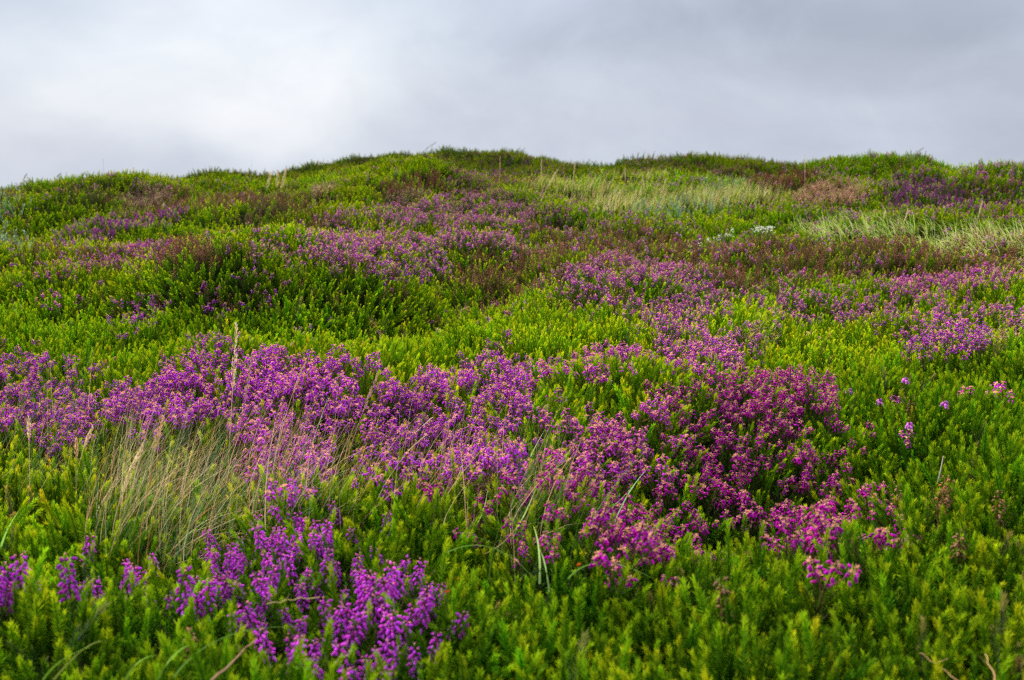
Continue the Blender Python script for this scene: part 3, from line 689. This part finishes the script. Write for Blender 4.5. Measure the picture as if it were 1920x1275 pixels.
stalk((270, 900), (305, 782), 'slim grass stalk leaning right behind the dry tussock', .3, .9, TAN, -.04)
stalk((745, 830), (812, 782), 'bleached bent grass stalk lying over the middle purple patch', .0, 1, (.75, .66, .5), -.2, 'bent_grass', r=.0015, group=None)
stalk((738, 850), (800, 815), 'second bleached bent stalk under the first in the middle purple patch', .0, 1, (.7, .58, .42), -.2, 'bent_grass', r=.0013, group=None)
stalk((1752, 890), (1769, 855), 'short bleached stub of grass alone in the right hand gorse', .0, 1, (.72, .62, .48), .05, 'bent_grass', r=.0020, group=None)
stalk((935, 360), (938, 292), 'thin tan grass stalk standing on the right shoulder of the round mound', .3, 1.0, TAN, r=.0020)
stalk((1070, 375), (1078, 305), 'tall pale grass stalk at the left end of the tan meadow', .3, 1.6, TAN2, r=.0024)
for j, (b, t) in enumerate([((500, 350), (508, 322)), ((518, 350), (522, 320)), ((527, 350), (537, 316))]):
    stalk(b, t, ['left', 'middle', 'right'][j] + 'most of three thick tan grass heads behind the left ridge'.replace('most', 'most' if j != 1 else ''), .9, 6.0, TAN2, -.02, r=.004, group='three thick grass heads')
far_st = [((1010, 372), (1045, 318), 'meadow stalk leaning right beside the round mound flank'), ((1020, 368), (1015, 300), 'thin upright meadow stalk below the highest hill'),
          ((1176, 380), (1172, 315), 'thin tall meadow stalk left of the crossed pair'), ((1215, 385), (1205, 330), 'meadow stalk leaning left above the willow strip'), ((1240, 385), (1248, 335), 'meadow stalk leaning right above the willow strip'),
          ((1140, 345), (1124, 312), 'orange tan stalk leaning left on the meadow skyline'), ((1512, 375), (1510, 290), 'thin stalk in front of the tan root tangle'), ((1668, 385), (1658, 300), 'tall thin green stalk before the dark purple bank'),
          ((1690, 440), (1702, 395), 'slim stalk at the left of the pale grass strip'), ((1825, 430), (1842, 378), 'slim tan stalk rising from the pale grass strip'), ((1655, 420), (1660, 395), 'short stalk left of the slim one by the pale grass')]
for b, t, lb in far_st: stalk(b, t, lb, .3, 1.2, TAN2 if 'green' not in lb else OLV, rng.normal() * .04, r=.0016)
sky_st = [((770, 308), (818, 266), 'drooping dark grass panicle against the sky over the round mound', -.25), ((195, 335), (193, 296), 'bare thin stalk against the sky on the left ridge', 0), ((0, 352), (20, 318), 'grass panicle against the sky at the far left edge', -.1),
          ((35, 350), (50, 326), 'second grass panicle against the sky beside the far left one', -.1), ((92, 345), (113, 325), 'short grass panicle against the sky left of the dark olive hump', -.1), ((1700, 302), (1732, 277), 'drooping grass panicle against the sky above the right hummock', -.25),
          ((470, 332), (472, 295), 'faint stalk against the sky between the left ridge and the round mound', 0)]
for b, t, lb, bw in sky_st: stalk(b, t, lb, .25 if bw else .0, 1.6, (.30, .26, .2), bw, r=.0011, loose=.15 if bw else 0)

# broad green blades arching through the foreground
def arcblade(pts_, label, w=.004, col=(.17, .31, .03), name='grass_shoot', cat='grass blade', lift=.03, group='arching grass blades near the camera'):
    q = []
    ya = None
    bx, by, bz = at(*pts_[0]); ex, ey, ez = at(*pts_[-1])
    m = 14
    for i in range(m + 1):
        t = i / m
        # quadratic through the three photo points
        (x0, y0), (x1, y1), (x2, y2) = pts_
        cx = 2 * x1 - .5 * (x0 + x2); cy = 2 * y1 - .5 * (y0 + y2)
        px = (1 - t) ** 2 * x0 + 2 * t * (1 - t) * cx + t * t * x2; py = (1 - t) ** 2 * y0 + 2 * t * (1 - t) * cy + t * t * y2
        sx, sy, sz = at(px, py)
        yy = min(by + (ey - by) * t, sy) - lift * math.sin(PI * t) - .012
        x, z = unproj(px, py, yy); q.append(np.array([x, yy, z]))
    k = Kit(); vs = []; cc = []
    for i in range(m + 1):
        d = q[min(i + 1, m)] - q[max(i - 1, 0)]; d /= np.linalg.norm(d)
        s = np.cross(d, np.array([0, .8, .6])); s /= np.linalg.norm(s) + 1e-9
        t = i / m; ww = w * (1 - .85 * t ** 1.5) * .5; nrm = np.cross(d, s)
        vs += [q[i] + s * ww, q[i] + nrm * ww * .5, q[i] - s * ww]; c = np.array(col) * (.85 + .35 * t); cc += [c] * 3
    f = []
    for i in range(m):
        a = 3 * i; f += [(a, a + 1, a + 3), (a + 1, a + 4, a + 3), (a + 1, a + 2, a + 4), (a + 2, a + 5, a + 4)]
    k.add(vs, f, cc)
    o = kit_obj(name, k, M_GRASS, None, q[0]); tag(o, label, cat, group); return o
arcblade([(100, 1275), (160, 1215), (205, 1203)], 'brownish green grass blade curling in the bottom left corner', .0035, (.22, .26, .05))
arcblade([(295, 1275), (330, 1225), (372, 1205)], 'bright green grass blade near the bottom edge at left')
arcblade([(325, 1270), (420, 1195), (560, 1176)], 'longest arching green grass blade sweeping right under the bright clump', .0035, (.18, .36, .06))
arcblade([(235, 1275), (262, 1240), (300, 1228)], 'short curved green grass blade at the bottom edge', .004)
arcblade([(80, 1275), (120, 1235), (175, 1212)], 'pale green grass blade crossing the brownish one at bottom left', .003)
arcblade([(0, 1030), (15, 990), (38, 955)], 'broad green blade curving up at the left edge', .004, (.2, .42, .06))
arcblade([(830, 1040), (920, 1026), (1005, 1090)], 'bright arching blade below the tangled green tussock', .0035, (.24, .44, .07))
arcblade([(1065, 1085), (1130, 1055), (1225, 1085)], 'arching green blade right of the tangled tussock', .0035, (.22, .42, .07))
arcblade([(1012, 1095), (1010, 1030), (1000, 985)], 'pale upright grass blade in the tangled tussock', .004, (.28, .42, .12), lift=.04)
arcblade([(1030, 1110), (1022, 1060), (1012, 1030)], 'short pale blade beside the upright pale one', .003, (.26, .40, .12), lift=.04)
arcblade([(1150, 985), (1185, 915), (1225, 870)], 'blue-green blade leaning right across the crimson heather', .004, (.18, .36, .16), lift=.04)
arcblade([(1125, 970), (1170, 930), (1205, 890)], 'thin green blade left of the blue-green leaning one', .0025, (.16, .34, .10), lift=.04)
arcblade([(620, 730), (600, 790), (590, 830)][::-1], 'thin green blade in the purple mound', .002, (.12, .34, .12), lift=.03)
arcblade([(985, 880), (1000, 845), (1022, 805)], 'grey-green blade leaning right in the middle purple patch', .0025, (.34, .42, .22), lift=.03)
arcblade([(1190, 1000), (1060, 930), (860, 905)][::-1], 'long low tan stem crossing the magenta heather', .0018, (.42, .28, .14), lift=.02)

arcblade([(880, 1000), (905, 960), (915, 905)], 'straight green blade left of the pale upright blade', .003, (.20, .36, .06), lift=.03)
arcblade([(960, 1010), (985, 960), (1012, 900)], 'thin green blade leaning right in the tangled tussock', .0025, (.26, .40, .10), lift=.03)
arcblade([(905, 1040), (960, 1000), (1000, 930)], 'tan blade crossing the thin green one in the tangled tussock', .0022, (.52, .38, .16), lift=.03)
# sticks
def stick(p0, p1, r, label, col=(.34, .20, .10), name='dead_twig'):
    a = at(*p0); b = at(*p1)
    ya, yb = a[1] - .03, b[1] - .03
    xa, za = unproj(p0[0], p0[1], ya); xb, zb = unproj(p1[0], p1[1], yb)
    A_, B_ = np.array([xa, ya, za]), np.array([xb, yb, zb]); m = 8
    P_ = [A_ + (B_ - A_) * i / m + np.array([rng.normal(), rng.normal(), rng.normal()]) * .0012 for i in range(m + 1)]
    k = Kit(); tube(k, P_, r, r * .5, np.array(col), np.array(col) * 1.3, 6)
    for i in (5,):
        tube(k, [P_[i], P_[i] + np.array([rng.normal() * .008, rng.normal() * .004, .012])], r * .5, r * .3, col, col, 4)
    o = kit_obj(name, k, M_GRASS, None, A_); tag(o, label, 'twig', 'dead twigs lying in the gorse')
stick((395, 1278), (482, 1198), .0016, 'reddish brown twig poking up at the bottom below the bright clump', (.36, .20, .13))
stick((1805, 1280), (1722, 1222), .0011, 'tan straw slanting up to the left at the lower right corner', (.48, .30, .12))
stick((1868, 1280), (1848, 1226), .0011, 'shorter upright tan straw at the lower right corner', (.46, .28, .12))
stick((600, 1118), (500, 1132), .0010, 'thin tan straw across the bright violet clump', (.50, .40, .16))

# small odd things
def blob(px, py, s, col, name, label, cat, kindf):
    x, y, z = at(px, py); k = Kit(); R = rng
    x2, z2 = unproj(px, py, y - .01)
    c = np.array([x2, y - .01, z2]); kindf(k, c, s, col, R)
    tube(k, [c - np.array([0, -.01, .09]), c - np.array([0, 0, .002])], .0009, .0007, (.14, .12, .05), (.2, .2, .06))
    o = kit_obj(name, k, M_PLANT, None, c - np.array([0, 0, .09])); tag(o, label, cat); return o
def rosette(k, c, s, col, R):
    for j in range(26):
        a = R.rand() * 6.28; e_ = R.rand() * .9
        D = np.array([math.cos(a), math.sin(a), e_]); spine(k, c, D, s * R.uniform(.6, 1.1), s * .5, np.array(col) * .8, np.array(col) * R.uniform(.8, 1.3), R)
blob(862, 1088, .008, (.75, .10, .01), 'hawkweed_flower', 'small orange red flower right of the bright violet clump', 'flower', rosette)
blob(838, 1110, .006, (.45, .10, .02), 'hawkweed_flower', 'dull rusty flower just lower left of the orange red one', 'flower', rosette)
blob(1653, 994, .008, (.60, .09, .01), 'hawkweed_flower', 'small orange flower right of the loose crimson heather', 'flower', rosette)
blob(1085, 1060, .006, (.60, .14, .02), 'hawkweed_flower', 'tiny orange flower in the magenta heather above the arching blade', 'flower', rosette)
# cross-leaved heath: nodding pink bells on a red stalk
def heathbells(px, py, label, lean_):
    x, y, z = at(px, py); x2, z2 = unproj(px, py, y - .015); top = np.array([x2, y - .015, z2])
    foot = top + np.array([lean_ * .05, .01, -.11]); k = Kit()
    root = bpy.data.objects.new('heath_flower', None); COL.objects.link(root); root.location = tuple(foot); root.empty_display_size = .02
    tag(root, label, 'heath flower', 'pale pink heath flowers on red stalks')
    tube(k, [foot, foot * .5 + top * .5 + np.array([.003, 0, 0]), top + np.array([-lean_ * .012, 0, .012])], .0012, .0009, (.16, .08, .04), (.30, .04, .05), 5)
    kit_obj('stem', k, M_PLANT, root)
    k = Kit()
    for j in range(5):
        a = j * 1.3 + rng.rand(); o_ = np.array([math.cos(a), math.sin(a), 0])
        bell(k, top + o_ * .003 - np.array([0, 0, .002 * j]), o_ * .6 + np.array([0, 0, -.9]), .0085, np.array([.56, .16, .52]) * rng.uniform(.8, 1.2), rng, 0)
    kit_obj('bell', k, M_PLANT, root)
for px, py, lb, ln in [(1433, 716, 'leftmost pale pink heath flower on a slanting red stalk', -1), (1482, 742, 'pale lilac heath flower above the crimson slope', -1), (1592, 728, 'pink heath flower leaning left alone in bright gorse', 1), (1650, 748, 'upright pink heath flower below the slanting red topped one', .3),
                       (1698, 708, 'upper of two pink heath flowers on a red stalk at right', -.6), (1694, 744, 'lower of two pink heath flowers on a red stalk at right', .4), (1772, 752, 'palest heath flower, rightmost of the row', .8), (1705, 792, 'pink and white heath flower under the row', 0)]:
    heathbells(px, py, lb, ln)
# white bedstraw
k = Kit(); R = rng
for j in range(170):
    if R.rand() < .72: px, py = R.uniform(1370, 1450), 448 + R.normal() * 3.2
    else:
        t = R.rand(); px, py = 1310 + 70 * t, 472 - 18 * t + R.normal() * 3
    if vnoise(px / 12, 3.3) < -.25: continue
    x, y, z = at(px, py); c = np.array([x, y + R.normal() * .02, z + .05 + R.rand() * .02])
    star(k, c, np.array([R.normal() * .3, -.3, 1]), .0068, np.array([.74, .72, .58]) * R.uniform(.8, 1.1), R, 5)
    tube(k, [c - np.array([0, 0, .09]), c], .0007, .0005, (.12, .2, .04), (.2, .3, .08))
o = kit_obj('bedstraw', k, M_PLANT); tag(o, 'creamy white bedstraw flowers in a low streak behind the rust brown heather', 'white flowers', None, 'stuff')

# ------------------------------------------------------------------ sky, sun, camera
W = bpy.data.worlds.new('World'); SC.world = W; W.use_nodes = True; nt = W.node_tree; nt.nodes.clear()
out = nt.nodes.new('ShaderNodeOutputWorld'); bg = nt.nodes.new('ShaderNodeBackground'); nt.links.new(bg.outputs[0], out.inputs[0])
SUN_AZ, SUN_EL = math.radians(-42), math.radians(47)       # azimuth from +Y towards +X
sky = nt.nodes.new('ShaderNodeTexSky'); sky.sky_type = 'NISHITA'; sky.sun_disc = False; sky.sun_elevation = SUN_EL; sky.sun_rotation = SUN_AZ
tc = nt.nodes.new('ShaderNodeTexCoord'); G = tc.outputs['Generated']
def nd(t, **kw):
    q = nt.nodes.new(t)
    for a, b in kw.items(): setattr(q, a, b)
    return q
def mth(op, a, b=None, c=None, clamp=False):
    q = nd('ShaderNodeMath', operation=op, use_clamp=clamp)
    for i, v_ in enumerate((a, b, c)):
        if v_ is None: continue
        if isinstance(v_, (int, float)): q.inputs[i].default_value = v_
        else: nt.links.new(v_, q.inputs[i])
    return q.outputs[0]
def dirpx(px, py):
    a = (637.5 - py) / F; u = (px - 960) / F
    d = np.array([u, CP + a * SP, -SP + a * CP]); return d / np.linalg.norm(d)
def lobe(px, py, sx, sz):
    """soft elliptical thinning of the cloud about a direction"""
    d = dirpx(px, py); s = nd('ShaderNodeSeparateXYZ'); nt.links.new(WG, s.inputs[0])
    x = mth('DIVIDE', mth('SUBTRACT', s.outputs[0], float(d[0])), sx); z = mth('DIVIDE', mth('SUBTRACT', s.outputs[2], float(d[2])), sz)
    r = mth('ADD', mth('MULTIPLY', x, x), mth('MULTIPLY', z, z))
    return mth('EXPONENT', mth('MULTIPLY', r, -1.0))
def noise(scale, sc3, detail=4, rough=.5, off=0.0, dist=0.0):
    mp = nd('ShaderNodeMapping'); mp.inputs['Scale'].default_value = sc3; mp.inputs['Location'].default_value = (off, off * .7, off * .3); nt.links.new(G, mp.inputs[0])
    q = nd('ShaderNodeTexNoise'); q.inputs['Scale'].default_value = scale; q.inputs['Detail'].default_value = detail; q.inputs['Roughness'].default_value = rough; q.inputs['Distortion'].default_value = dist
    nt.links.new(mp.outputs[0], q.inputs[0]); return q
wn = noise(3.2, (1, 1, 2.2), 3, .5, 5.0)
wv = nd('ShaderNodeVectorMath', operation='SUBTRACT'); nt.links.new(wn.outputs['Color'], wv.inputs[0]); wv.inputs[1].default_value = (.5, .5, .5)
ws = nd('ShaderNodeVectorMath', operation='SCALE'); nt.links.new(wv.outputs[0], ws.inputs[0]); ws.inputs['Scale'].default_value = .16
wa = nd('ShaderNodeVectorMath', operation='ADD'); nt.links.new(G, wa.inputs[0]); nt.links.new(ws.outputs[0], wa.inputs[1]); WG = wa.outputs[0]
n1 = noise(3.4, (1, 1, 1.7), 6, .55, 3.3, .5).outputs[0]; n2 = noise(9, (1, 1, 1.8), 6, .6, 9.0, .5).outputs[0]
b = mth('MULTIPLY', lobe(430, 70, .24, .075), .28)
b = mth('ADD', b, mth('MULTIPLY', lobe(640, 130, .10, .05), .12))
b = mth('ADD', b, mth('MULTIPLY', lobe(250, 210, .16, .03), .08))
b = mth('SUBTRACT', b, mth('MULTIPLY', lobe(1500, 30, .30, .05), .16))
b = mth('SUBTRACT', b, mth('MULTIPLY', lobe(1020, 110, .13, .03), .09))
b = mth('SUBTRACT', b, mth('MULTIPLY', lobe(60, 20, .10, .03), .10))
b = mth('SUBTRACT', b, mth('MULTIPLY', lobe(1700, 170, .25, .03), .08))
b = mth('ADD', b, mth('MULTIPLY', mth('SUBTRACT', n1, .5), .40)); b = mth('ADD', b, mth('MULTIPLY', mth('SUBTRACT', n2, .5), .16))
sz = nd('ShaderNodeSeparateXYZ'); nt.links.new(G, sz.inputs[0])
n3 = noise(5.0, (1, 1, 1.5), 7, .6, 21.0, .4).outputs[0]
edge = mth('MULTIPLY', mth('SUBTRACT', n3, .46), 9.0, clamp=True); b = mth('ADD', b, mth('MULTIPLY', mth('SUBTRACT', edge, .5), .055))
b = mth('ADD', b, mth('MULTIPLY', lobe(0, 200, .45, .12), .10)); b = mth('ADD', b, .50)
cr = nd('ShaderNodeValToRGB'); nt.links.new(b, cr.inputs[0]); E = cr.color_ramp.elements
SK = .575; SB = 1.05; E[0].position = .10; E[0].color = (.29 * SK, .32 * SK, .42 * SK, 1); E[1].position = 1.0; E[1].color = (.93 * SK, .95 * SK, 1.0 * SK, 1)
for p_, c_ in ((.30, (.40, .44, .54)), (.50, (.53, .58, .70)), (.72, (.68, .735, .83))):
    q = E.new(p_); q.color = tuple(v_ * SK for v_ in c_) + (1,)
# overcast brightening towards the zenith (never in view)
up = mth('SUBTRACT', sz.outputs[2], .18); up = mth('MAXIMUM', up, 0.0); up = mth('MULTIPLY', up, 2.1)
sdv = (math.sin(SUN_AZ) * math.cos(SUN_EL), math.cos(SUN_AZ) * math.cos(SUN_EL), math.sin(SUN_EL))
dt = nd('ShaderNodeVectorMath', operation='DOT_PRODUCT'); nt.links.new(G, dt.inputs[0]); dt.inputs[1].default_value = sdv
glow = mth('MULTIPLY', mth('POWER', mth('MAXIMUM', dt.outputs['Value'], 0.0), 6.0), mth('MULTIPLY', mth('SUBTRACT', sz.outputs[2], .18, clamp=True), 6.0))
gain = mth('ADD', mth('ADD', up, glow), 1.0)
gs = nd('ShaderNodeVectorMath', operation='SCALE'); nt.links.new(cr.outputs[0], gs.inputs[0]); nt.links.new(gain, gs.inputs['Scale'])
ns = nd('ShaderNodeVectorMath', operation='SCALE'); nt.links.new(sky.outputs[0], ns.inputs[0]); ns.inputs['Scale'].default_value = .08
mx = nd('ShaderNodeMix', data_type='RGBA'); mx.inputs[0].default_value = .93; nt.links.new(ns.outputs[0], mx.inputs[6]); nt.links.new(gs.outputs[0], mx.inputs[7])
nt.links.new(mx.outputs[2], bg.inputs['Color']); bg.inputs['Strength'].default_value = 1.0
W.cycles.sampling_method = 'MANUAL'; W.cycles.sample_map_resolution = 512

L = bpy.data.lights.new('sun', 'SUN'); L.energy = 3.4; L.angle = math.radians(8); L.color = (1, .91, .74)
so = bpy.data.objects.new('sun', L); COL.objects.link(so)
from mathutils import Vector
sd = Vector((math.sin(SUN_AZ) * math.cos(SUN_EL), math.cos(SUN_AZ) * math.cos(SUN_EL), math.sin(SUN_EL)))
so.rotation_euler = sd.to_track_quat('Z', 'Y').to_euler(); so.location = (0, 0, 10)

cam = bpy.data.cameras.new('camera'); cam.lens = 35; cam.sensor_width = 36; cam.clip_start = .05; cam.clip_end = 3000
co = bpy.data.objects.new('camera', cam); COL.objects.link(co); co.location = (0, 0, 0); co.rotation_euler = (PI / 2 - PITCH, 0, 0)
cam.dof.use_dof = True; cam.dof.focus_distance = 3.1; cam.dof.aperture_fstop = 4.8
SC.camera = co
vs = SC.view_settings; vs.view_transform = 'Standard'; vs.look = 'None'; vs.gamma = 1; vs.exposure = .88
SC.cycles.max_bounces = 5; SC.cycles.diffuse_bounces = 3; SC.cycles.transmission_bounces = 3; SC.cycles.glossy_bounces = 2
SC.cycles.use_denoising = False; SC.cycles.filter_width = 1.15
